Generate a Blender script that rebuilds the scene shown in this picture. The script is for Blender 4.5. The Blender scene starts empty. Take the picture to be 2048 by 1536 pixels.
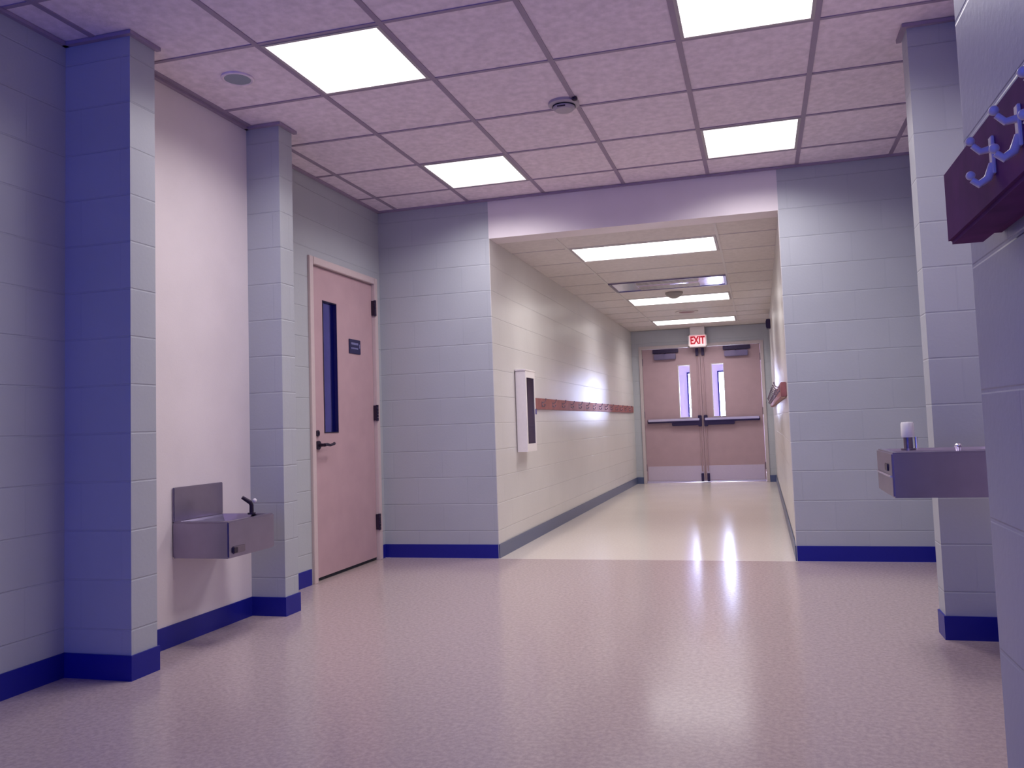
import bpy, bmesh, math, random
from mathutils import Matrix, Vector
random.seed(4)
S = bpy.context.scene
COL = S.collection

# ---------------------------------------------------------------- camera
cam = bpy.data.cameras.new('camera'); co = bpy.data.objects.new('camera', cam); COL.objects.link(co)
RT = Vector((0.963531, 0.265284, -0.035106)); UP = Vector((0.051294, -0.054342, 0.997204)); FW = Vector((-0.262634, 0.962638, 0.065968))
m = Matrix((RT, UP, -FW)).transposed().to_4x4(); m.translation = Vector((1.951, -5.9673, 0.9872))
co.matrix_world = m
cam.sensor_fit = 'HORIZONTAL'; cam.sensor_width = 36; cam.lens = 28.95
cam.shift_x = -0.02118; cam.shift_y = -0.01277
cam.clip_start = 0.05; cam.clip_end = 200
S.camera = co
# ---------------------------------------------------------------- colour management / exposure
S.view_settings.view_transform = 'Standard'; S.view_settings.look = 'None'
S.view_settings.gamma = 1; S.view_settings.use_curve_mapping = False
S.view_settings.exposure = 0.0
# ---------------------------------------------------------------- world: bright overcast daylight beyond the far doors, deep blue fill added behind the lobby to tint the shadows
W = bpy.data.worlds.new('world'); S.world = W; W.use_nodes = True
nt = W.node_tree; nt.nodes.clear()
tc = nt.nodes.new('ShaderNodeTexCoord'); sx = nt.nodes.new('ShaderNodeSeparateXYZ')
rp = nt.nodes.new('ShaderNodeValToRGB'); bg = nt.nodes.new('ShaderNodeBackground'); ow = nt.nodes.new('ShaderNodeOutputWorld')
ad = nt.nodes.new('ShaderNodeMath'); ad.operation = 'MULTIPLY_ADD'; ad.inputs[1].default_value = .5; ad.inputs[2].default_value = .5
nt.links.new(tc.outputs['Generated'], sx.inputs[0]); nt.links.new(sx.outputs['Y'], ad.inputs[0]); nt.links.new(ad.outputs[0], rp.inputs[0])
rp.color_ramp.elements[0].position = .45; rp.color_ramp.elements[0].color = (0.011, 0.021, 0.175, 1)
rp.color_ramp.elements[1].position = .62; rp.color_ramp.elements[1].color = (.86, .88, 1, 1)
BACK, FRONT = 10.5, 60.0
mx = nt.nodes.new('ShaderNodeMapRange'); mx.inputs['From Min'].default_value = .45; mx.inputs['From Max'].default_value = .62
mx.inputs['To Min'].default_value = BACK; mx.inputs['To Max'].default_value = FRONT
nt.links.new(ad.outputs[0], mx.inputs[0]); nt.links.new(rp.outputs[0], bg.inputs[0]); nt.links.new(mx.outputs[0], bg.inputs[1]); nt.links.new(bg.outputs[0], ow.inputs[0])

LOBBY_LIGHT = 1.3       # glow of the lobby ceiling light diffusers
LOBBY_W = 14            # watts thrown down by each lobby light
LOBBY_SPREAD = 148      # cut-off of the prismatic lens, degrees
CORR_LIGHT = 2.4
CORR_W = 15

# ---------------------------------------------------------------- materials
def mat(name, col, rough=.5, metal=0, spec=.5, noise=0, nscale=40, bump=0, bscale=120, coat=0):
    M = bpy.data.materials.new(name); M.use_nodes = True; n = M.node_tree; b = n.nodes['Principled BSDF']
    b.inputs['Base Color'].default_value = (*col, 1); b.inputs['Roughness'].default_value = rough
    b.inputs['Metallic'].default_value = metal; b.inputs['Specular IOR Level'].default_value = spec; b.inputs['Coat Weight'].default_value = coat
    tc = n.nodes.new('ShaderNodeTexCoord')
    t = n.nodes.new('ShaderNodeTexNoise'); t.inputs['Scale'].default_value = nscale; t.inputs['Detail'].default_value = 5
    n.links.new(tc.outputs['Object'], t.inputs['Vector'])
    r = n.nodes.new('ShaderNodeValToRGB'); a = max(noise, .02)
    r.color_ramp.elements[0].position = .3; r.color_ramp.elements[1].position = .7
    r.color_ramp.elements[0].color = tuple(c*(1-a) for c in col)+(1,); r.color_ramp.elements[1].color = tuple(min(1, c*(1+a)) for c in col)+(1,)
    n.links.new(t.outputs['Fac'], r.inputs[0]); n.links.new(r.outputs[0], b.inputs['Base Color'])
    if bump:
        t2 = n.nodes.new('ShaderNodeTexNoise'); t2.inputs['Scale'].default_value = bscale; t2.inputs['Detail'].default_value = 3
        n.links.new(tc.outputs['Object'], t2.inputs['Vector'])
        bp = n.nodes.new('ShaderNodeBump'); bp.inputs['Strength'].default_value = bump; bp.inputs['Distance'].default_value = .004
        n.links.new(t2.outputs['Fac'], bp.inputs['Height']); n.links.new(bp.outputs[0], b.inputs['Normal'])
    return M

def block_mat(name, col, rough=.42):
    """painted concrete block, 8 inch courses in running bond, laid out in metres on whichever way the wall faces"""
    M = bpy.data.materials.new(name); M.use_nodes = True; n = M.node_tree; b = n.nodes['Principled BSDF']; L = n.links.new
    b.inputs['Roughness'].default_value = rough
    g = n.nodes.new('ShaderNodeNewGeometry'); sp = n.nodes.new('ShaderNodeSeparateXYZ'); sn = n.nodes.new('ShaderNodeSeparateXYZ')
    L(g.outputs['Position'], sp.inputs[0]); L(g.outputs['True Normal'], sn.inputs[0])
    def M_(op, a, c=None, v=None):
        q = n.nodes.new('ShaderNodeMath'); q.operation = op; L(a, q.inputs[0])
        if c is not None: L(c, q.inputs[1])
        if v is not None: q.inputs[1].default_value = v
        return q.outputs[0]
    u = M_('ADD', M_('MULTIPLY', sp.outputs['X'], M_('ABSOLUTE', sn.outputs['Y'])), M_('MULTIPLY', sp.outputs['Y'], M_('ABSOLUTE', sn.outputs['X'])))
    cx = n.nodes.new('ShaderNodeCombineXYZ'); L(M_('ADD', u, v=10.19), cx.inputs[0]); L(sp.outputs['Z'], cx.inputs[1])
    br = n.nodes.new('ShaderNodeTexBrick'); L(cx.outputs[0], br.inputs['Vector'])
    br.inputs['Scale'].default_value = 1; br.inputs['Brick Width'].default_value = .4064; br.inputs['Row Height'].default_value = .2032
    br.inputs['Mortar Size'].default_value = .005; br.inputs['Mortar Smooth'].default_value = .5; br.offset = .5
    br.inputs['Color1'].default_value = (1, 1, 1, 1); br.inputs['Color2'].default_value = (.97, .97, .97, 1); br.inputs['Mortar'].default_value = (.95, .95, .96, 1)
    bh_ = n.nodes.new('ShaderNodeTexBrick'); L(cx.outputs[0], bh_.inputs['Vector'])          # bed joints, struck deeper than the filled head joints
    bh_.inputs['Scale'].default_value = 1; bh_.inputs['Brick Width'].default_value = 500; bh_.inputs['Row Height'].default_value = .2032; bh_.offset = 0
    bh_.inputs['Mortar Size'].default_value = .0045; bh_.inputs['Mortar Smooth'].default_value = .6
    t = n.nodes.new('ShaderNodeTexNoise'); t.inputs['Scale'].default_value = 70; t.inputs['Detail'].default_value = 4; L(g.outputs['Position'], t.inputs['Vector'])
    t3 = n.nodes.new('ShaderNodeTexNoise'); t3.inputs['Scale'].default_value = 2.5; L(g.outputs['Position'], t3.inputs['Vector'])
    mr = n.nodes.new('ShaderNodeMapRange'); L(t3.outputs['Fac'], mr.inputs[0]); mr.inputs['To Min'].default_value = .93; mr.inputs['To Max'].default_value = 1.05
    vm = n.nodes.new('ShaderNodeVectorMath'); vm.operation = 'MULTIPLY'; L(br.outputs['Color'], vm.inputs[0]); vm.inputs[1].default_value = col
    v2 = n.nodes.new('ShaderNodeVectorMath'); v2.operation = 'SCALE'; L(vm.outputs[0], v2.inputs[0]); L(mr.outputs[0], v2.inputs['Scale'])
    L(v2.outputs[0], b.inputs['Base Color'])
    b1 = n.nodes.new('ShaderNodeBump'); b1.inputs['Strength'].default_value = .25; b1.inputs['Distance'].default_value = .002; L(t.outputs['Fac'], b1.inputs['Height'])
    b0 = n.nodes.new('ShaderNodeBump'); b0.invert = True; b0.inputs['Strength'].default_value = .5; b0.inputs['Distance'].default_value = .004
    L(bh_.outputs['Fac'], b0.inputs['Height']); L(b0.outputs[0], b1.inputs['Normal'])
    b2 = n.nodes.new('ShaderNodeBump'); b2.invert = True; b2.inputs['Strength'].default_value = .15; b2.inputs['Distance'].default_value = .003
    L(br.outputs['Fac'], b2.inputs['Height']); L(b1.outputs[0], b2.inputs['Normal']); L(b2.outputs[0], b.inputs['Normal'])
    return M

def tile_mat(name, col, spk, tile=0):
    """acoustic board: fissured speckle"""
    M = mat(name, col, .9, spec=.2, noise=spk, nscale=26, bump=.5, bscale=60)
    return M

def floor_mat(name, col, col2, rough, nscale=55, bump=.0015):
    M = bpy.data.materials.new(name); M.use_nodes = True; n = M.node_tree; b = n.nodes['Principled BSDF']; L = n.links.new
    g = n.nodes.new('ShaderNodeNewGeometry')
    t = n.nodes.new('ShaderNodeTexNoise'); t.inputs['Scale'].default_value = nscale; t.inputs['Detail'].default_value = 6; t.inputs['Roughness'].default_value = .7
    L(g.outputs['Position'], t.inputs['Vector'])
    r = n.nodes.new('ShaderNodeValToRGB'); r.color_ramp.elements[0].position = .38; r.color_ramp.elements[1].position = .62
    r.color_ramp.elements[0].color = (*col2, 1); r.color_ramp.elements[1].color = (*col, 1)
    L(t.outputs['Fac'], r.inputs[0]); L(r.outputs[0], b.inputs['Base Color'])
    t2 = n.nodes.new('ShaderNodeTexNoise'); t2.inputs['Scale'].default_value = 1.6; t2.inputs['Detail'].default_value = 3; L(g.outputs['Position'], t2.inputs['Vector'])
    mr = n.nodes.new('ShaderNodeMapRange'); L(t2.outputs['Fac'], mr.inputs[0]); mr.inputs['To Min'].default_value = rough*.8; mr.inputs['To Max'].default_value = rough*1.15
    L(mr.outputs[0], b.inputs['Roughness'])
    return M

def emit(name, col, s):
    M = bpy.data.materials.new(name); M.use_nodes = True; b = M.node_tree.nodes['Principled BSDF']
    b.inputs['Base Color'].default_value = (.9, .9, .9, 1); b.inputs['Emission Color'].default_value = (*col, 1); b.inputs['Emission Strength'].default_value = s
    return M

def glass(name, tint, gloss=.06):
    M = bpy.data.materials.new(name); M.use_nodes = True; n = M.node_tree; n.nodes.clear(); L = n.links.new
    o = n.nodes.new('ShaderNodeOutputMaterial'); t = n.nodes.new('ShaderNodeBsdfTransparent'); t.inputs[0].default_value = (*tint, 1)
    g = n.nodes.new('ShaderNodeBsdfGlossy'); g.inputs['Roughness'].default_value = .03; 
    x = n.nodes.new('ShaderNodeMixShader'); x.inputs[0].default_value = gloss; L(t.outputs[0], x.inputs[1]); L(g.outputs[0], x.inputs[2]); L(x.outputs[0], o.inputs[0])
    return M

M_block = block_mat('pale_green_painted_block', (.45, .465, .50))
M_blockw = block_mat('cream_painted_block', (.66, .63, .615), .3)
M_dry = mat('white_drywall', (.78, .70, .72), .6, noise=.03, nscale=4, bump=.1)
M_ceil = tile_mat('lobby_acoustic_tile', (.84, .72, .80), .10)
M_ceilc = tile_mat('corridor_acoustic_tile', (.66, .60, .58), .05)
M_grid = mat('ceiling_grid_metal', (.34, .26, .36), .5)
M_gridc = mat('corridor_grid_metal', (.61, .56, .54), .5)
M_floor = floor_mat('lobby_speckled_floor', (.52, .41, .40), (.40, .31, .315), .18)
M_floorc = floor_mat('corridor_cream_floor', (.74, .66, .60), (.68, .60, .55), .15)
M_base = mat('slate_vinyl_base_shaded', (.012, .014, .25), .35, spec=.3)  # slate vinyl with the shade of dark faces put into its colour
M_basec = mat('slate_vinyl_base_lit', (.085, .105, .20), .35)  # lit copy of the same vinyl, brightness put into its colour
M_door = mat('mauve_tan_door_paint', (.50, .33, .36), .5, noise=.05, nscale=6)
M_frame = mat('cream_pink_frame_paint', (.62, .50, .50), .45)
M_doore = mat('tan_end_door_paint', (.40, .27, .30), .45, noise=.04, nscale=6)
M_framee = mat('grey_tan_end_frame', (.52, .45, .45), .45)
M_dark = mat('dark_bronze', (.045, .03, .06), .35, metal=.6)
M_hard = mat('satin_hardware', (.22, .18, .24), .35, metal=.8)
M_darkin = mat('dark_gap', (.01, .01, .02), .9)
M_steel = mat('stainless_steel', (.30, .26, .38), .30, metal=1, noise=.05, nscale=12)
M_chrome = mat('chrome', (.85, .82, .85), .15, metal=1)
M_nickel = mat('nickel_hook', (.95, .80, .60), .3, metal=0)
M_alu = mat('satin_aluminium', (.62, .56, .62), .4, metal=.7)
M_wood = mat('red_stained_wood', (.29, .10, .10), .5, noise=.25, nscale=9)
M_wood2 = mat('red_brown_stained_wood_near', (.17, .04, .13), .75, spec=.15, noise=.2, nscale=14)
M_white = mat('white_enamel', (.80, .74, .74), .4)
M_lamp = emit('lobby_diffuser', (1, .955, .97), LOBBY_LIGHT)
M_lampc = emit('corridor_diffuser', (1, .965, .95), CORR_LIGHT)
M_lframe = mat('light_frame_enamel', (.45, .40, .42), .5)
M_sign = mat('navy_sign_plate', (.015, .012, .07), .3)
M_signt = mat('sign_lettering', (.25, .25, .45), .5)
M_pane = glass('door_vision_glass', (.9, .92, 1))
M_paned = glass('cabinet_glass', (.75, .72, .8))
M_exitface = emit('exit_sign_face', (1, .28, .34), .60)
M_exitlet = emit('exit_letters', (.9, .0, .03), .25); M_exitlet.node_tree.nodes['Principled BSDF'].inputs['Base Color'].default_value = (.35, .0, .01, 1)
M_room = mat('dark_room_walls', (.10, .08, .13), .7)
M_vest = mat('vestibule_paint', (.78, .68, .80), .6)
M_plastic = mat('white_plastic', (.72, .66, .70), .45)
M_spk = mat('grey_perforated_metal', (.30, .33, .40), .6, metal=.2)

# ---------------------------------------------------------------- mesh helpers
class MB:
    def __init__(s): s.b = bmesh.new()
    def box(s, x0, x1, y0, y1, z0, z1, bev=0, seg=2):
        r = bmesh.ops.create_cube(s.b, size=1)
        v = r['verts']
        bmesh.ops.scale(s.b, vec=(abs(x1-x0), abs(y1-y0), abs(z1-z0)), verts=v)
        bmesh.ops.translate(s.b, vec=((x0+x1)/2, (y0+y1)/2, (z0+z1)/2), verts=v)
        if bev:
            e = list({e for q in v for e in q.link_edges})
            bmesh.ops.bevel(s.b, geom=e, offset=bev, segments=seg, affect='EDGES')
        return s
    def cyl(s, c, r, h, axis='Z', r2=None, n=24):
        q = bmesh.ops.create_cone(s.b, cap_ends=True, segments=n, radius1=r, radius2=r if r2 is None else r2, depth=h)
        R = {'Z': Matrix(), 'X': Matrix.Rotation(math.pi/2, 4, 'Y'), 'Y': Matrix.Rotation(-math.pi/2, 4, 'X')}[axis]
        bmesh.ops.transform(s.b, matrix=Matrix.Translation(c) @ R, verts=q['verts']); return s
    def ball(s, c, r, sc=(1, 1, 1)):
        q = bmesh.ops.create_uvsphere(s.b, u_segments=20, v_segments=12, radius=r)
        bmesh.ops.transform(s.b, matrix=Matrix.Translation(c) @ Matrix.Diagonal((*sc, 1)), verts=q['verts']); return s
    def tube(s, pts, r, n=10):
        pts = [Vector(p) for p in pts]; rs = r if isinstance(r, (list, tuple)) else [r]*len(pts); rings = []
        up0 = None
        for i, p in enumerate(pts):
            d = (pts[min(i+1, len(pts)-1)] - pts[max(i-1, 0)]).normalized()
            a = up0 if up0 is not None else (Vector((0, 0, 1)) if abs(d.z) < .9 else Vector((1, 0, 0)))
            x = d.cross(a).normalized(); y = x.cross(d).normalized(); up0 = y
            rings.append([s.b.verts.new(p + (x*math.cos(t)+y*math.sin(t))*rs[i]) for t in [2*math.pi*k/n for k in range(n)]])
        for a, c in zip(rings, rings[1:]):
            for k in range(n): s.b.faces.new((a[k], a[(k+1) % n], c[(k+1) % n], c[k]))
        s.b.faces.new(rings[0][::-1]); s.b.faces.new(rings[-1]); return s
    def lathe(s, c, prof, n=32, axis='Z', a=1):
        """profile of (radius, height) turned around an axis through c"""
        rings = []
        for r, h in prof:
            ring = []
            for k in range(n):
                t = 2*math.pi*k/n; x, y = max(r, 1e-4)*math.cos(t), max(r, 1e-4)*math.sin(t)
                p = (x, y, h) if axis == 'Z' else (h, x, y) if axis == 'X' else (x, h, y)
                ring.append(s.b.verts.new(Vector(c)+Vector(p)))
            rings.append(ring)
        for p, q in zip(rings, rings[1:]):
            for k in range(n): s.b.faces.new((p[k], p[(k+1) % n], q[(k+1) % n], q[k]))
        s.b.faces.new(rings[0]); s.b.faces.new(rings[-1]); return s
    def prism(s, poly, y0, y1, axis='Y'):
        f = {'Y': lambda p, h: (p[0], h, p[1]), 'X': lambda p, h: (h, p[0], p[1]), 'Z': lambda p, h: (p[0], p[1], h)}[axis]
        a = [s.b.verts.new(f(p, y0)) for p in poly]; c = [s.b.verts.new(f(p, y1)) for p in poly]; n = len(poly)
        for k in range(n): s.b.faces.new((a[k], a[(k+1) % n], c[(k+1) % n], c[k]))
        s.b.faces.new(a[::-1]); s.b.faces.new(c); return s
    def build(s, name, mt, parent=None, smooth=False):
        bmesh.ops.recalc_face_normals(s.b, faces=s.b.faces)
        me = bpy.data.meshes.new(name)
        if parent is not None:                     # vertices are given in world metres; store them relative to the thing
            w = parent; off = Vector((0, 0, 0))
            while w is not None: off += Vector(w.location); w = w.parent
            bmesh.ops.translate(s.b, vec=-off, verts=s.b.verts)
        s.b.to_mesh(me); s.b.free(); me.materials.append(mt)
        if smooth:
            for p in me.polygons: p.use_smooth = True
            try: me.set_sharp_from_angle(angle=math.radians(35))
            except Exception: pass
        o = bpy.data.objects.new(name, me); COL.objects.link(o)
        if parent is not None: o.parent = parent
        return o

def thing(name, label, cat, loc, group=None):
    o = bpy.data.objects.new(name, None); o.empty_display_size = .1; COL.objects.link(o); o.location = loc
    o['label'] = label; o['category'] = cat
    if group: o['group'] = group
    return o
def struct(name, mb, mt, label=None, smooth=False):
    o = mb.build(name, mt, smooth=smooth); o['kind'] = 'structure'
    if label: o['label'] = label
    return o
def sempty(name, loc):
    o = bpy.data.objects.new(name, None); COL.objects.link(o); o.location = loc; o['kind'] = 'structure'; return o
def copy_thing(o, delta, label):
    c = o.copy(); COL.objects.link(c); c.location = Vector(o.location)+Vector(delta); c['label'] = label
    for ch in list(o.children):
        d = ch.copy(); COL.objects.link(d); d.parent = c
        for g in list(ch.children):
            e = g.copy(); COL.objects.link(e); e.parent = d
    return c

# ---------------------------------------------------------------- dimensions (metres; end wall of lobby at Y = 0, floor at Z = 0)
T = .6096; H = 2.74; HC = 2.435; CW = 2.145; CL = 7.206
XL = -.93; XP = -.80; XPIL = -.59            # left wall, left furred panel, pilaster face
XR = 3.03; XRP = 2.90; XRPIL = 2.68          # the same on the right
XN = 2.295; YN = -4.5                         # near right wall: face and far end
YB = -8.0                                     # where the modelled lobby ends behind the camera
GX, GY = -.7647, -2.8069

# ---------------------------------------------------------------- floor, walls
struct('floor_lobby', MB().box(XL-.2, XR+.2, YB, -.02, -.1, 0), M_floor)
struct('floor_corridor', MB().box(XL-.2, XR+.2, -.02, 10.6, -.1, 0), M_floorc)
D1a, D1b, D1h = -1.085, -.068, 2.184          # side door opening in the left wall
struct('wall_left', MB().box(XL-.2, XL, YB, D1a, 0, H).box(XL-.2, XL, D1b, 0, 0, H).box(XL-.2, XL, D1a, D1b, D1h, H), M_block)
struct('wall_left_pilaster_near', MB().box(XL, XPIL, -3.085, -2.935, 0, H), M_block)
struct('wall_left_pilaster_far', MB().box(XL, XPIL, -1.945, -1.812, 0, H), M_block)
struct('wall_left_panel', MB().box(XL, XP, -2.935, -1.945, 0, H), M_dry)
struct('wall_end_left', MB().box(XL-.2, 0, 0, .2, 0, H), M_block)
struct('wall_end_right', MB().box(CW, XR+.2, 0, .2, 0, H), M_block)
struct('wall_end_header', MB().box(0, CW, 0, .2, HC, H), M_dry)
struct('wall_right', MB().box(XR, XR+.2, YB, 0, 0, H), M_block)
struct('wall_right_panel', MB().box(XRP, XR, YN, -2.0, 0, H), M_dry)
struct('wall_right_pilaster', MB().box(XRPIL, XR, -2.0, -1.87, 0, H), M_block)
struct('wall_right_near', MB().box(XN, XR, YB, YN, 0, H), M_block)
struct('wall_corridor_left', MB().box(-.2, 0, .2, CL+.15, 0, H), M_blockw)
struct('wall_corridor_right', MB().box(CW, CW+.2, .2, CL+.15, 0, H), M_blockw)
# the mouth of the corridor is cream on its returns as well
struct('wall_corridor_return_left', MB().box(0, .004, .002, .2, 0, HC), M_blockw)
struct('wall_corridor_return_right', MB().box(CW-.004, CW, .002, .2, 0, HC), M_blockw)
E0, E1, EH = .115, 2.045, 2.184
struct('wall_corridor_end', MB().box(0, E0, CL, CL+.15, 0, HC).box(E1, CW, CL, CL+.15, 0, HC).box(E0, E1, CL, CL+.15, EH, HC), M_block)
# dark room behind the side door; wall opening added to light it blue
struct('wall_side_room', MB().box(XL-2.2, XL-2.1, -2, 1, 0, 2.6).box(XL-2.1, XL-.2, -2, -1.9, 0, .9).box(XL-2.1, XL-.2, -2, -1.9, 2.3, 2.6).box(XL-2.1, XL-.2, .9, 1, 0, 2.6)
       .box(XL-2.2, XL-.2, -2, 1, 2.6, 2.7).box(XL-2.2, XL-.2, -2, 1, -.1, 0), M_room)

# ---------------------------------------------------------------- baseboards (4 inch slate vinyl, shaded copy in the lobby, lit copy in the corridor)
bt, bh = .008, .102
struct('baseboard_left', MB().box(XL, XL+bt, YB, -3.085, 0, bh).box(XL, XPIL+bt, -3.085-bt, -3.085, 0, bh).box(XPIL, XPIL+bt, -3.085, -2.935, 0, bh)
       .box(XP, XPIL+bt, -2.935, -2.935+bt, 0, bh).box(XP, XP+bt, -2.935, -1.945, 0, bh).box(XP, XPIL+bt, -1.945-bt, -1.945, 0, bh)
       .box(XPIL, XPIL+bt, -1.945, -1.812, 0, bh).box(XL, XPIL+bt, -1.812, -1.812+bt, 0, bh).box(XL, XL+bt, -1.812, D1a-.02, 0, bh).box(XL, XL+bt, D1b+.005, 0, 0, bh), M_base)
struct('baseboard_end_left', MB().box(XL, 0, -bt, 0, 0, bh), M_base)
struct('baseboard_end_right', MB().box(CW, XR, -bt, 0, 0, bh), M_base)
struct('baseboard_right', MB().box(XR-bt, XR, -1.87, 0, 0, bh).box(XRPIL-bt, XRPIL, -2.0, -1.87, 0, bh).box(XRPIL-bt, XRP, -2.0-bt, -2.0, 0, bh)
       .box(XRP-bt, XRP, YN, -2.0, 0, bh), M_base)
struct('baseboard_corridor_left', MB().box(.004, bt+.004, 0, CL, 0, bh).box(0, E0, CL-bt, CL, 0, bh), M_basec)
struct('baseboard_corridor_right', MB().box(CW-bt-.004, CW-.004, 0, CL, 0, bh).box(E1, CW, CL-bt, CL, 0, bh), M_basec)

# ---------------------------------------------------------------- ceilings
def in_holes(x0, x1, y0, y1, holes):
    return any(x0 > a-.01 and x1 < b+.01 and y0 > c-.01 and y1 < d+.01 for a, b, c, d in holes)
def grid_lines(a, b, start, step):
    k = math.ceil((a-start)/step-1e-6); out = []
    while start+k*step < b-1e-4: out.append(start+k*step); k += 1
    return out
LIT = [(GX+T*1, GX+T*2, GY, GY+T), (GX+T*1, GX+T*2, GY+3*T, GY+4*T), (GX+T*4, GX+T*5, GY+3*T, GY+4*T), (GX+T*4, GX+T*5, GY, GY+T)]
def ceiling(name, x0, x1, y0, y1, z, xs, ys, holes, mt, mg, trim, wv, wh):
    mb = MB(); X = [x0]+xs+[x1]; Y = [y0]+ys+[y1]
    for a, b in zip(X, X[1:]):
        for c, d in zip(Y, Y[1:]):
            if not in_holes(a, b, c, d, holes): mb.box(a, b, c, d, z+.004, z+.03)
    struct(name, mb, mt)
    g = MB()
    for x in xs: g.box(x-wv/2, x+wv/2, y0, y1, z-.001, z+.006)
    for y in ys: g.box(x0, x1, y-wh/2, y+wh/2, z-.0005, z+.0055)
    struct(trim, g, mg)
xs = grid_lines(XL+.02, XR, GX, T); ys = grid_lines(YB+.3, -.02, GY, T)
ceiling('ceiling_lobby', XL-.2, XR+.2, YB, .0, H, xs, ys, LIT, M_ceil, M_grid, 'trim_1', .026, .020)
# wall angle that follows the walls, panels and pilasters of the lobby; its dark strips also paint the shadow gap
a = .022
ang = MB()
def run(pts):
    for (xa, ya), (xb, yb) in zip(pts, pts[1:]):
        ang.box(min(xa, xb)-(a if xa == xb else 0)*0, max(xa, xb)+.0001, min(ya, yb), max(ya, yb)+.0001, H-.012, H+.001)
def strip(x0, x1, y0, y1): ang.box(x0, x1, y0, y1, H-.014, H+.002)
strip(XL, XL+a, YB, -3.085); strip(XL, XPIL+a, -3.085-a, -3.085); strip(XPIL, XPIL+a, -3.085, -2.92)
strip(XP, XP+a, -2.935, -1.945); strip(XP, XPIL+a, -1.945-a, -1.945); strip(XPIL, XPIL+a, -1.945, -1.79)
strip(XL, XL+a, -1.812, 0); strip(XL, XR, -a, 0); strip(XR-a, XR, -1.87, 0)
strip(XRPIL-a, XRPIL, -2.0, -1.85); strip(XRPIL-a, XRP, -2.0-a, -2.0); strip(XRP-a, XRP, YN, -2.0)
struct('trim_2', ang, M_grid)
# corridor ceiling: 2 x 4 foot lay-in panels running across
cx = [.475, 1.694]; cyl = [.63+T*k for k in range(0, 11)]
CLIT = [(.475, 1.694, .63, .63+T), (.475, 1.694, .63+5*T, .63+6*T), (.475, 1.694, .63+9*T-.15, .63+10*T-.15)]
CV = (.475, 1.694, .63+3*T, .63+4*T)
cyl = sorted([.63+T*k for k in range(-1, 9)] + [.63+9*T-.15, .63+10*T-.15])
cyl = [y for y in cyl if y > .03]
ceiling('ceiling_corridor', 0, CW, .2, CL, HC, cx, [y for y in cyl if y > .21], CLIT+[CV], M_ceilc, M_gridc, 'trim_3', .02, .02)
struct('ceiling_plenum', MB().box(-.2, CW+.2, .0, CL+.15, H, H+.05).box(XL-.2, XR+.2, YB, 0.0, H+.16, H+.2), M_ceilc)

# ---------------------------------------------------------------- recessed ceiling lights
def troffer(r, z, name, label, group, lamp, fr=.03, watts=50, col=(1, 1, 1)):
    x0, x1, y0, y1 = r; cx_, cy_ = (x0+x1)/2, (y0+y1)/2
    t = thing(name, label, 'ceiling light', (cx_, cy_, z), group)
    f = MB()
    x0 += .013; x1 -= .013; y0 += .013; y1 -= .013
    f.box(x0, x1, y0, y0+fr, z-.002, z+.02).box(x0, x1, y1-fr, y1, z-.002, z+.02).box(x0, x0+fr, y0+fr, y1-fr, z-.002, z+.02).box(x1-fr, x1, y0+fr, y1-fr, z-.002, z+.02)
    f.build('frame', M_lframe, t)
    MB().box(x0+fr*.8, x1-fr*.8, y0+fr*.8, y1-fr*.8, z+.001, z+.012, .002, 1).build('diffuser', lamp, t)
    MB().box(x0, x1, y0, y1, z+.022, z+.12).build('housing', M_lframe, t)
    ld = bpy.data.lights.new('tube_light', 'AREA'); ld.shape = 'RECTANGLE'; ld.size = x1-x0-2*fr; ld.size_y = y1-y0-2*fr
    ld.energy = watts; ld.color = col; ld.spread = math.radians(LOBBY_SPREAD)
    lo = bpy.data.objects.new('tube_light', ld); COL.objects.link(lo); lo.parent = t; lo.location = (0, 0, -.0005)
    return t
LG = 'square ceiling lights of the lobby'
labs = ['large square ceiling light nearest the left fountain, beside the round speaker', 'square ceiling light by the far wall, nearer the side door',
        'square ceiling light by the far wall on the right, above the corridor mouth', 'square ceiling light cut off by the top edge of the picture']
l0 = troffer(LIT[0], H, 'ceiling_light', labs[0], LG, M_lamp, .016, LOBBY_W, (1, .955, .97))
for k in (1, 2, 3):
    copy_thing(l0, (LIT[k][0]-LIT[0][0], LIT[k][2]-LIT[0][2], 0), labs[k])
CG = 'long ceiling lights of the corridor'
c0 = troffer(CLIT[0], HC, 'ceiling_light', 'long ceiling light at the mouth of the corridor, the largest of its row', CG, M_lampc, .02, CORR_W, (1, .965, .95))
copy_thing(c0, (0, CLIT[1][2]-CLIT[0][2], 0), 'long corridor ceiling light just behind the metal grille, partly hidden by a dome')
copy_thing(c0, (0, CLIT[2][2]-CLIT[0][2], 0), 'long corridor ceiling light closest to the double doors and exit sign')

# ---------------------------------------------------------------- air grille in the corridor ceiling
x0, x1, y0, y1 = CV
t = thing('ceiling_grille', 'shiny metal air grille set in the corridor ceiling between two long lights', 'grille', ((x0+x1)/2, (y0+y1)/2, HC))
M_gr = mat('bright_grille_metal', (.62, .58, .66), .18, metal=1)
f = MB(); fr = .035
f.box(x0+.01, x1-.01, y0+.01, y0+fr, HC-.012, HC+.01, .003).box(x0+.01, x1-.01, y1-fr, y1-.01, HC-.012, HC+.01, .003)
f.box(x0+.01, x0+fr, y0+fr, y1-fr, HC-.012, HC+.01).box(x1-fr, x1-.01, y0+fr, y1-fr, HC-.012, HC+.01)
f.build('frame', M_hard, t)
MB().box(x0+fr, x0+.28, y0+fr, y1-fr, HC-.006, HC+.004, .002).build('blank_panel', M_gr, t)
MB().box(x1-.3, x1-fr, y0+fr, y1-fr, HC-.006, HC+.004, .002).build('blank_panel', M_gr, t)
MB().box(x0+fr, x1-fr, y0+fr, y1-fr, HC+.05, HC+.06).build('duct_back', M_darkin, t)
f = MB(); yy = y0+fr+.012
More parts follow.
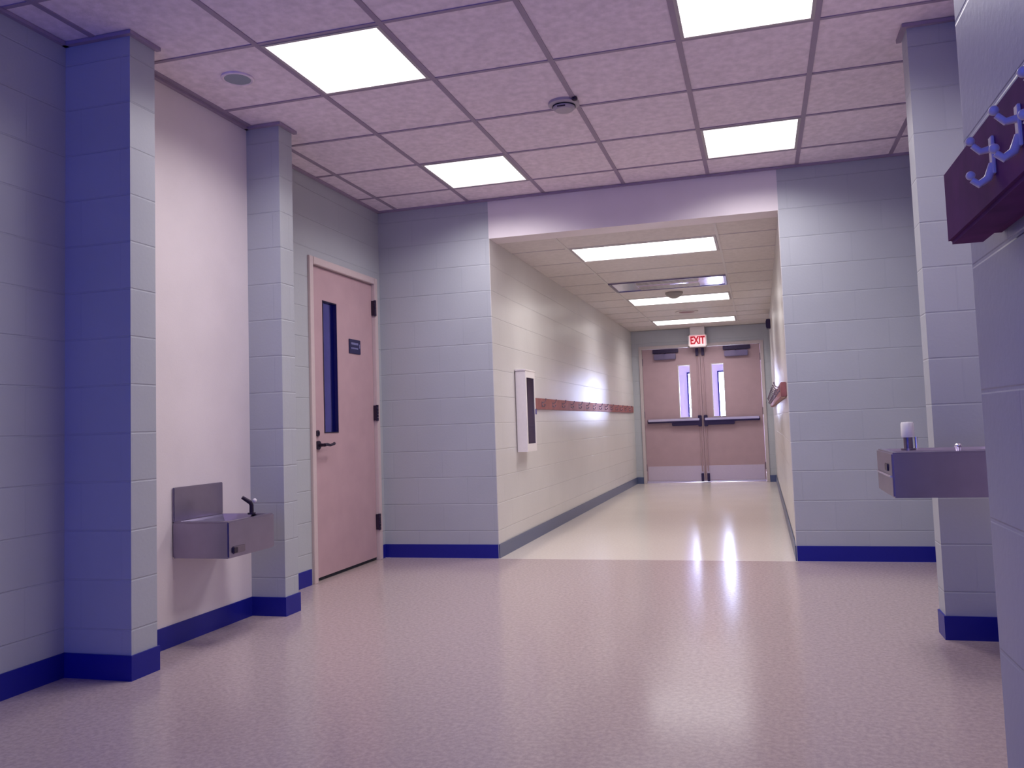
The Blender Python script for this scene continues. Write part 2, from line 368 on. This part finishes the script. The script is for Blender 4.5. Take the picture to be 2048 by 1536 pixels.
while yy < y1-fr-.01:
    f.prism([(yy, HC-.004), (yy+.026, HC+.02), (yy+.029, HC+.019), (yy+.003, HC-.006)], x0+.28, x1-.3, 'X'); yy += .034
f.build('louvers', M_gr, t)
MB().box(x0+.28, x1-.3, (y0+y1)/2-.03, (y0+y1)/2+.03, HC-.008, HC+.0, .002).build('center_bar', M_gr, t)

# ---------------------------------------------------------------- ceiling devices
t = thing('ceiling_speaker', 'round grey ceiling speaker in the tile beside the large square light', 'speaker', (-.444, -2.53, H))
MB().lathe((-.444, -2.53, H), [(.078, .005), (.078, -.004), (.070, -.007), (.066, -.004)], 40).build('rim', M_ceil, t, True)
MB().lathe((-.444, -2.53, H), [(.066, -.0035), (.04, -.008), (.001, -.009)], 40).build('grille', M_spk, t, True)
t = thing('smoke_detector', 'round smoke detector on the lobby ceiling where two tile bars cross', 'smoke detector', (1.0, -1.66, H))
MB().lathe((1.0, -1.66, H), [(.085, .004), (.085, -.010), (.078, -.014), (.062, -.016), (.060, -.030), (.048, -.040), (.001, -.042)], 40).build('housing', mat('detector_plastic', (.44, .38, .44), .5), t, True)
MB().lathe((1.0, -1.66, H), [(.0635, -.0165), (.0645, -.0215), (.0605, -.0225)], 40).build('vent_ring', M_darkin, t, True)
MB().ball((1.075, -1.725, H-.008), .016, (1, 1, .8)).build('dark_knob', M_dark, t, True)
MB().box(.975, 1.02, -1.72, -1.714, H-.036, H-.030).build('slot', M_dark, t)
t = thing('smoke_detector', 'small dome hanging in front of the middle long corridor light', 'smoke detector', (1.075, 3.42, HC))
MB().lathe((1.075, 3.42, HC), [(.10, .004), (.10, -.012), (.085, -.03), (.06, -.05), (.03, -.064), (.001, -.068)], 32).build('dome', mat('dome_grey', (.30, .27, .26), .5), t, True)
t = thing('ceiling_speaker', 'round pinkish disc on the corridor ceiling between the last two long lights', 'speaker', (1.07, 5.16, HC))
MB().lathe((1.07, 5.16, HC), [(.15, .004), (.15, -.006), (.12, -.01), (.11, -.007)], 36).build('rim', M_ceilc, t, True)
MB().lathe((1.07, 5.16, HC), [(.11, -.0065), (.05, -.012), (.001, -.013)], 36).build('grille', mat('rosy_grille', (.30, .16, .17), .6), t, True)

# ---------------------------------------------------------------- exit sign hanging from the corridor ceiling in front of the end wall
ex0, ex1, ez0, ez1, ey = .925, 1.205, 2.115, 2.315, 7.02
t = thing('exit_sign', 'lit red exit sign hanging above the double doors', 'sign', ((ex0+ex1)/2, ey+.03, HC))
MB().box(ex0+.03, ex1-.03, ey+.005, ey+.055, ez1, HC+.003, .004).build('canopy', M_white, t)
h = MB(); b_ = .018
h.box(ex0, ex1, ey+.01, ey+.06, ez0, ez1, .004).build('housing', M_white, t)
h = MB(); h.box(ex0, ex1, ey-.004, ey+.012, ez0, ez0+b_).box(ex0, ex1, ey-.004, ey+.012, ez1-b_, ez1).box(ex0, ex0+b_, ey-.004, ey+.012, ez0, ez1).box(ex1-b_, ex1, ey-.004, ey+.012, ez0, ez1)
h.build('rim', M_white, t)
MB().box(ex0+b_, ex1-b_, ey, ey+.011, ez0+b_, ez1-b_).build('face', M_exitface, t)
def text_obj(s, size, loc, rot, mt, parent, name, ext=.002, sx=1):
    cu = bpy.data.curves.new(name, 'FONT'); cu.body = s; cu.size = size; cu.align_x = 'CENTER'; cu.align_y = 'CENTER'; cu.extrude = ext; cu.offset = size*.035
    tmp = bpy.data.objects.new('tmp_text', cu); COL.objects.link(tmp)
    me = bpy.data.meshes.new_from_object(tmp.evaluated_get(bpy.context.evaluated_depsgraph_get()))
    bpy.data.objects.remove(tmp)
    me.transform(Matrix.Translation(Vector(loc)-Vector(parent.location)) @ rot @ Matrix.Diagonal((sx, 1, 1, 1)))
    me.materials.clear(); me.materials.append(mt)
    o = bpy.data.objects.new(name, me); COL.objects.link(o); o.parent = parent
    return o
bpy.context.view_layer.update()
text_obj('EXIT', .165, ((ex0+ex1)/2, ey-.001, (ez0+ez1)/2), Matrix.Rotation(math.pi/2, 4, 'X'), M_exitlet, t, 'lettering', .002, .66)

# ---------------------------------------------------------------- side door (left wall)
d = sempty('door_1', (XL, (D1a+D1b)/2, 0)); d['label'] = 'mauve-tan side door with narrow window in the left wall'
fx0, fx1 = XL-.12, XL+.016
MB().box(fx0, fx1, D1a, D1a+.05, 0, D1h, .003).box(fx0, fx1, D1b-.05, D1b, 0, D1h, .003).box(fx0, fx1, D1a+.05, D1b-.05, D1h-.05, D1h, .003).build('door_frame', M_frame, d)
ya, yb, zt, lx = D1a+.054, D1b-.054, D1h-.054, XL-.012     # leaf
wy0, wy1, wz0, wz1 = -.880, -.685, .985, 1.905
lf = MB()
lf.box(lx-.044, lx, ya, wy0, .022, zt).box(lx-.044, lx, wy1, yb, .022, zt).box(lx-.044, lx, wy0, wy1, wz1, zt).box(lx-.044, lx, wy0, wy1, .022, wz0)
leaf = lf.build('door_leaf', M_door, d)
g = .006
MB().box(lx-.05, lx+.004, wy0, wy0+g, wz0, wz1).box(lx-.05, lx+.004, wy1-g, wy1, wz0, wz1).box(lx-.05, lx+.004, wy0+g, wy1-g, wz0, wz0+g).box(lx-.05, lx+.004, wy0+g, wy1-g, wz1-g, wz1).build('window_trim', M_dark, d)
MB().box(lx-.025, lx-.019, wy0+g, wy1-g, wz0+g, wz1-g).build('window_pane', glass('dark_door_glass', (.6, .6, .85)), d)
MB().box(lx-.08, lx-.004, ya, yb, .004, .021).build('sweep_gap_strip', M_darkin, d)  # dark strip painting the shade in the gap under the leaf
for zc in (1.945, 1.127, .29):
    hg = MB(); y_ = yb+.004
    for k in range(5): hg.cyl((XL+.016, y_, zc-.05+k*.025), .011, .023, 'Z', n=14)
    hg.box(XL-.01, XL+.014, y_-.012, y_+.012, zc-.058, zc+.058); hg.build('hinge', M_dark, d, True)
# lever set
ly, lz = -.972, .905
h = MB().cyl((lx+.006, ly, lz), .030, .012, 'X', n=28).cyl((lx+.03, ly, lz), .011, .05, 'X', n=16)
h.tube([(lx+.052, ly, lz), (lx+.056, ly+.03, lz+.003), (lx+.056, ly+.07, lz-.004), (lx+.056, ly+.12, lz+.004), (lx+.05, ly+.135, lz+.006)], [.012, .011, .009, .010, .011], 12)
h.build('lever_handle', M_dark, d, True)
MB().cyl((lx+.005, ly-.004, .985), .021, .010, 'X', n=24).box(lx+.008, lx+.014, ly-.007, ly-.001, .975, .995).build('deadbolt', M_dark, d, True)
MB().box(lx-.02, lx+.004, ya-.003, ya+.010, .895, .998, .002).build('strike_plate', M_dark, d)
# name plate: two illegible rows of raised characters
sp = MB().box(lx, lx+.006, -.507, -.330, 1.565, 1.672, .002).build('sign_plate', M_sign, d); sp['label'] = 'small navy name plate'
ch = MB(); rr = random.Random(3)
for zc, hh in ((1.640, .016), (1.605, .012)):
    y = -.478
    while y < -.37:
        w_ = rr.choice([.007, .009, .010]); ch.box(lx+.006, lx+.0075, y, y+w_, zc-hh/2, zc+hh/2, .0015, 1); y += w_+.005
ch.box(lx+.006, lx+.008, -.352, -.345, 1.61, 1.64)
ch.build('raised_marks', M_signt, sp)

# ---------------------------------------------------------------- double doors at the end of the corridor
d = sempty('door_2', ((E0+E1)/2, CL, 0)); d['label'] = 'tan double doors with narrow windows and crash bars at the corridor end'
fy0, fy1 = CL-.016, CL+.13
MB().box(E0, E0+.05, fy0, fy1, 0, EH, .003).box(E1-.05, E1, fy0, fy1, 0, EH, .003).box(E0+.05, E1-.05, fy0, fy1, EH-.05, EH, .003).build('door_frame', M_framee, d)
MB().prism([(fy0-.02, .0), (fy0, .012), (fy1, .012), (fy1+.02, 0)], E0+.05, E1-.05, 'X').build('threshold', M_alu, d)
XC = (E0+E1)/2; LY = CL+.006
def leaf2(s):
    a0, a1 = (E0+.053, XC-.0025) if s < 0 else (XC+.0025, E1-.053)
    w0, w1 = (XC-.36, XC-.16) if s < 0 else (XC+.16, XC+.36)
    z0, z1, zt2 = 1.02, 1.86, EH-.054
    L0 = MB().box(a0, w0, LY, LY+.044, .018, zt2).box(w1, a1, LY, LY+.044, .018, zt2).box(w0, w1, LY, LY+.044, z1, zt2).box(w0, w1, LY, LY+.044, .018, z0).build('door_leaf', M_doore, d)
    g = .014
    MB().box(w0, w0+g, LY-.006, LY+.05, z0, z1).box(w1-g, w1, LY-.006, LY+.05, z0, z1).box(w0+g, w1-g, LY-.006, LY+.05, z0, z0+g).box(w0+g, w1-g, LY-.006, LY+.05, z1-g, z1).build('window_trim', M_framee, L0)
    MB().box(w0+g, w1-g, LY+.018, LY+.024, z0+g, z1-g).build('window_pane', M_pane, L0)
    MB().box(a0+.02, a1-.02, LY-.003, LY, .045, .268, .001, 1).build('kick_plate', mat('kick_plate_metal', (.56, .47, .53), .4, metal=.35), L0)
    MB().box(a0+.003, a1-.003, LY-.010, LY, .016, .040, .002, 1).build('sweep_gap_strip', M_alu, L0)
    # crash bar
    o0, o1 = (a0+.05, a1-.02) if s < 0 else (a0+.02, a1-.05)
    in0, in1 = (o1-.46, o1) if s < 0 else (o0, o0+.46)
    L1 = MB().box(o0, o1, LY-.062, LY, .948, 1.008, .006).build('crash_bar', M_dark, L0)
    MB().box(o0+.01, o1-.03 if s < 0 else o1-.01, LY-.078, LY-.050, .975, 1.012, .006).build('push_pad', M_alu, L0)
    MB().box(in0, in1, LY-.058, LY, .900, .952, .008).build('latch_case', M_dark, L0)
    # vertical rod with top and bottom latches
    rx = XC+s*.045
    MB().cyl((rx, LY-.018, .58), .009, .80, 'Z', n=12).cyl((rx, LY-.018, 1.50), .009, 1.06, 'Z', n=12).build('vertical_rod', M_doore, L0)
    MB().box(rx-.022, rx+.022, LY-.045, LY, 1.990, 2.110, .004).build('top_latch', M_dark, L0)
    MB().box(rx-.020, rx+.020, LY-.040, LY, .020, .150, .004).build('bottom_latch', M_dark, L0)
    MB().box(rx-.028, rx+.028, LY-.065, LY, .88, 1.055, .006).build('rod_case', M_dark, L0)
    # door closer
    k0, k1 = (E0+.245, E0+.59) if s < 0 else (E1-.59, E1-.235)
    cl = MB().box(k0, k1, LY-.065, LY, 1.955, 2.045, .008).build('door_closer', M_hard, L0)
    am = MB().box((k0+k1)/2-.012, (k0+k1)/2+.012, LY-.20, LY-.02, 2.05, 2.058, .002, 1).box(k0-.02, k1+.04, LY-.035, LY-.008, 2.060, 2.122, .004)
    am.build('closer_arm', M_dark, L0)
    for zc in (1.93, 1.09, .25):
        hx = a0-.002 if s < 0 else a1+.002
        MB().cyl((hx, LY-.008, zc), .009, .11, 'Z', n=12).build('hinge', M_hard, L0)
leaf2(-1); leaf2(1)
MB().box(XC-.03, XC+.03, LY+.046, LY+.052, .014, EH-.054).build('added_light_stop', M_doore, d)  # added strip, stops daylight leaking between the two leaves

# ---------------------------------------------------------------- vestibule behind the double doors, outer doors glazed to daylight
V1 = 9.5
struct('wall_vestibule', MB().box(-.3, -.2, CL+.15, V1+.1, 0, .9).box(-.3, -.2, CL+.15, V1+.1, 2.2, 2.7).box(-.3, -.2, CL+.15, 7.6, .9, 2.2).box(-.3, -.2, 9.3, V1+.1, .9, 2.2).box(CW+.2, CW+.3, CL+.15, V1+.1, 0, 2.7).box(-.3, CW+.3, V1, V1+.1, 2.2, 2.7)
       .box(-.3, .12, V1, V1+.1, 0, 2.2).box(2.05, CW+.3, V1, V1+.1, 0, 2.2).box(-.3, CW+.3, CL+.15, CL+.2, HC, 2.7), M_vest)
struct('ceiling_vestibule', MB().box(-.3, CW+.3, CL+.15, V1+.1, 2.7, 2.75), M_ceilc)
d = sempty('window_added', (-.25, 8.45, .9)); d['label'] = 'added side window that brightens the vestibule'  # unseen opening, added to let more daylight into the vestibule
MB().box(-.3, -.19, 7.6, 7.65, .9, 2.2).box(-.3, -.19, 9.25, 9.3, .9, 2.2).box(-.3, -.19, 7.65, 9.25, .9, .95).box(-.3, -.19, 7.65, 9.25, 2.15, 2.2).box(-.28, -.22, 8.42, 8.48, .95, 2.15).build('window_frame', M_alu, d)
MB().box(-.255, -.25, 7.65, 9.25, .95, 2.15).build('window_pane', M_pane, d)
d = sempty('door_3', (1.085, V1, 0)); d['label'] = 'outer doors with tall glass lights seen through the corridor door windows'
m_o = mat('outer_door_paint', (.72, .62, .78), .5)
of = MB().box(.12, .17, V1-.01, V1+.1, 0, 2.2).box(2.0, 2.05, V1-.01, V1+.1, 0, 2.2).box(.17, 2.0, V1-.01, V1+.1, 2.15, 2.2).build('door_frame', m_o, d)
for (a0, a1, w0, w1) in ((.17, 1.083, .668, .98), (1.087, 2.0, 1.222, 1.56)):
    lf = MB().box(a0, w0, V1+.02, V1+.06, .01, 2.148).box(w1, a1, V1+.02, V1+.06, .01, 2.148).box(w0, w1, V1+.02, V1+.06, 1.87, 2.148).box(w0, w1, V1+.02, V1+.06, .01, .25).build('door_leaf', m_o, d)
    g = .028
    MB().box(w0, w0+g, V1+.005, V1+.065, .25, 1.87).box(w1-g, w1, V1+.005, V1+.065, .25, 1.87).box(w0, w1, V1+.005, V1+.065, 1.87-g, 1.87).box(w0, w1, V1+.005, V1+.065, .25, .25+g).build('window_trim', M_dark, lf)
    MB().box(w0+g, w1-g, V1+.035, V1+.041, .25+g, 1.87-g).build('window_pane', M_pane, lf)

# ---------------------------------------------------------------- extinguisher cabinet on the corridor's left wall
X0, X1, Y0, Y1, Z0, Z1 = .004, .085, .575, .865, .772, 1.442
t = thing('extinguisher_cabinet', 'white fire extinguisher cabinet with dark glass strip on the cream corridor wall', 'cabinet', (0, (Y0+Y1)/2, Z0))
th = .012
MB().box(X0, X1, Y0, Y0+th, Z0, Z1).box(X0, X1, Y1-th, Y1, Z0, Z1).box(X0, X1, Y0+th, Y1-th, Z0, Z0+th).box(X0, X1, Y0+th, Y1-th, Z1-th, Z1).box(X0, X0+.004, Y0, Y1, Z0, Z1).build('body', M_white, t)
MB().box(X0, X1+.012, Y0-.012, Y1+.012, Z1, Z1+.014, .003).build('top_lip', M_white, t)
bd = .03
dr = MB().box(X1, X1+.008, Y0, Y0+bd, Z0, Z1).box(X1, X1+.008, Y1-bd, Y1, Z0, Z1).box(X1, X1+.008, Y0+bd, Y1-bd, Z0, Z0+.065).box(X1, X1+.008, Y0+bd, Y1-bd, Z1-.055, Z1).build('door', M_white, t)
MB().box(X1+.001, X1+.005, Y0+bd, Y1-bd, Z0+.065, Z1-.055).build('glass', M_paned, dr)
MB().box(X1+.008, X1+.02, Y1-.022, Y1-.010, 1.08, 1.13, .003).build('pull', M_chrome, dr)
MB().box(X0+.004, X0+.006, Y0+th, Y1-th, Z0+th, Z1-th).build('liner', M_darkin, t)


# ---------------------------------------------------------------- coat rails
def hook(parent, x, y, z, s, k=1.0, mt=None):
    """double coat hook on a face at x; s = direction it sticks out along X"""
    h = MB()
    h.box(x, x+s*.004*k, y-.008*k, y+.008*k, z-.040*k, z+.025*k, .001, 1)
    h.tube([(x+s*.003, y, z+.012*k), (x+s*.022*k, y, z+.010*k), (x+s*.040*k, y, z+.022*k), (x+s*.048*k, y, z+.044*k)], [.0055*k, .005*k, .0045*k, .004*k], 10)
    h.ball((x+s*.049*k, y, z+.049*k), .0085*k)
    h.tube([(x+s*.003, y, z-.020*k), (x+s*.014*k, y, z-.034*k), (x+s*.028*k, y, z-.036*k), (x+s*.036*k, y, z-.020*k)], [.0055*k, .005*k, .0045*k, .004*k], 10)
    h.ball((x+s*.037*k, y, z-.016*k), .0080*k)
    return h.build('hook', mt or M_chrome, parent, True)
t = thing('coat_rail', 'long red-brown wooden coat rail on the cream left wall of the corridor', 'coat rail', (0, 4.05, 1.13))
MB().box(.0, .022, .95, 7.02, 1.130, 1.232, .004).build('board', M_wood, t)
y = 1.35
while y < 6.95: hook(t, .022, y, 1.185, 1, .8, M_hard); y += .40
t = thing('coat_rail', 'short-looking wooden coat rail on the right wall of the corridor', 'coat rail', (CW, 3.2, 1.13))
MB().box(CW-.045, CW-.004, .20, 6.4, 1.130, 1.235, .004).build('board', M_wood, t)
y = .45
while y < 6.3: hook(t, CW-.045, y, 1.20, -1, .85, M_hard); y += .45
xf = 2.225; yE = -4.67
t = thing('coat_rail', 'dark reddish wooden coat rail close up at the right edge, holding chrome hooks', 'coat rail', (XN, -5.2, 1.22))
MB().box(xf, XN-.02, -6.6, yE, 1.226, 1.333, .005).build('board', M_wood2, t)
MB().box(XN-.022, XN, -6.6, yE-.01, 1.236, 1.322, .002).build('backing_strip', M_wood2, t)
for y in (-4.93, -5.03, -5.13):
    h = MB().box(xf-.004, xf, y-.006, y+.006, 1.256, 1.300, .001, 1)
    h.tube([(xf-.002, y, 1.286), (xf-.014, y, 1.284), (xf-.022, y, 1.292)], [.0045, .004, .0035], 12).ball((xf-.024, y, 1.297), .0052)
    h.tube([(xf-.002, y, 1.268), (xf-.008, y, 1.252), (xf-.018, y, 1.246), (xf-.025, y, 1.252)], [.0048, .0048, .0045, .0038], 12).ball((xf-.026, y, 1.257), .0052)
    h.build('hook', M_nickel, t, True)

t = thing('wall_box', 'small dark box mounted high on the right wall near the double doors', 'box', (CW, 5.75, 2.26))
MB().box(CW-.055, CW, 5.70, 5.85, 2.20, 2.33, .006).build('case', M_dark, t)
MB().box(CW-.060, CW-.054, 5.72, 5.83, 2.22, 2.31, .003).build('face_grille', M_sign, t)

# ---------------------------------------------------------------- drinking fountains
def fountain_body(x0, x1, y0, y1, z0, z1, parent):
    b = bmesh.new(); r = bmesh.ops.create_cube(b, size=1)
    bmesh.ops.scale(b, vec=(x1-x0, y1-y0, z1-z0), verts=r['verts']); bmesh.ops.translate(b, vec=((x0+x1)/2, (y0+y1)/2, (z0+z1)/2), verts=r['verts'])
    top = max(b.faces, key=lambda f: f.calc_center_median().z)
    bmesh.ops.bevel(b, geom=list(b.edges), offset=.006, segments=2, affect='EDGES')
    b.faces.ensure_lookup_table(); top = max((f for f in b.faces), key=lambda f: f.calc_center_median().z + f.calc_area()*.01)
    bmesh.ops.inset_region(b, faces=[top], thickness=.028)
    bmesh.ops.inset_region(b, faces=[top], thickness=.012, depth=-.010)
    bmesh.ops.inset_region(b, faces=[top], thickness=.04, depth=-.022)
    s = MB(); s.b.free(); s.b = b
    return s.build('basin', M_steel, parent, False)
# left
x0, x1, y0, y1, z0, z1 = XP, -.488, -2.580, -2.200, .412, .585
t = thing('drinking_fountain', 'stainless drinking fountain with backsplash on the white panel between the left pilasters', 'drinking fountain', (XP, -2.39, z0))
fountain_body(x0, x1, y0, y1, z0, z1, t)
MB().box(XP, XP+.012, y0, y1-.005, z1, .748, .003).build('backsplash', M_steel, t)
bx, by = -.590, -2.245
MB().cyl((bx, by, z1+.003), .020, .008).tube([(bx, by, z1), (bx, by, z1+.045), (bx-.004, by-.006, z1+.06), (bx-.03, by-.035, z1+.088)], [.011, .0105, .011, .009], 12).build('bubbler', M_dark, t, True)
MB().ball((bx+.012, by+.010, z1+.067), .011).build('bubbler_cap', M_plastic, t, True)
MB().lathe((-.66, -2.39, z1-.031), [(.022, 0), (.022, .003), (.016, .002)], 24).build('drain', M_chrome, t, True)
MB().box(x1, x1+.006, -2.548, -2.455, z0+.018, z0+.052, .004).build('push_bar', M_hard, t)
MB().box(x1+.006, x1+.009, -2.548, -2.520, z0+.022, z0+.048, .003).build('push_button', M_dark, t)
# right, higher
x0, x1, y0, y1, z0, z1 = 2.420, XRP, -2.590, -2.180, .665, .836
t = thing('drinking_fountain', 'stainless drinking fountain on the right with dark side and upright white-capped spout', 'drinking fountain', (XRP, -2.38, z0))
fountain_body(x0, x1, y0, y1, z0, z1, t)
MB().box(XRP-.012, XRP, y0, y1, z1, 1.0, .003).build('backsplash', M_steel, t)
bx, by = 2.512, -2.40
MB().cyl((bx, by, z1+.004), .028, .008).lathe((bx, by, z1), [(.017, 0), (.017, .055), (.012, .062)], 24).build('bubbler', M_hard, t, True)
MB().lathe((bx, by, z1), [(.023, .052), (.025, .058), (.024, .105), (.021, .112), (.001, .113)], 28).build('bubbler_cap', mat('white_cap', (.95, .93, .85), .3), t, True)
MB().cyl((bx+.03, by+.005, z1+.028), .006, .05).build('side_tube', M_chrome, t, True)
MB().ball((2.70, -2.36, z1+.012), .013, (1, 1, .8)).cyl((2.70, -2.36, z1+.002), .010, .02).build('regulator_knob', M_chrome, t, True)
MB().box(x0-.005, x0, -2.50, -2.43, z1-.075, z1-.045, .003).build('push_button', M_dark, t)
MB().box(x0-.007, x0, -2.575, -2.20, z1-.095, z1-.087, .002).build('push_bar', M_chrome, t)
MB().lathe((2.64, -2.38, z1-.031), [(.022, 0), (.022, .003), (.016, .002)], 24).build('drain', M_chrome, t, True)
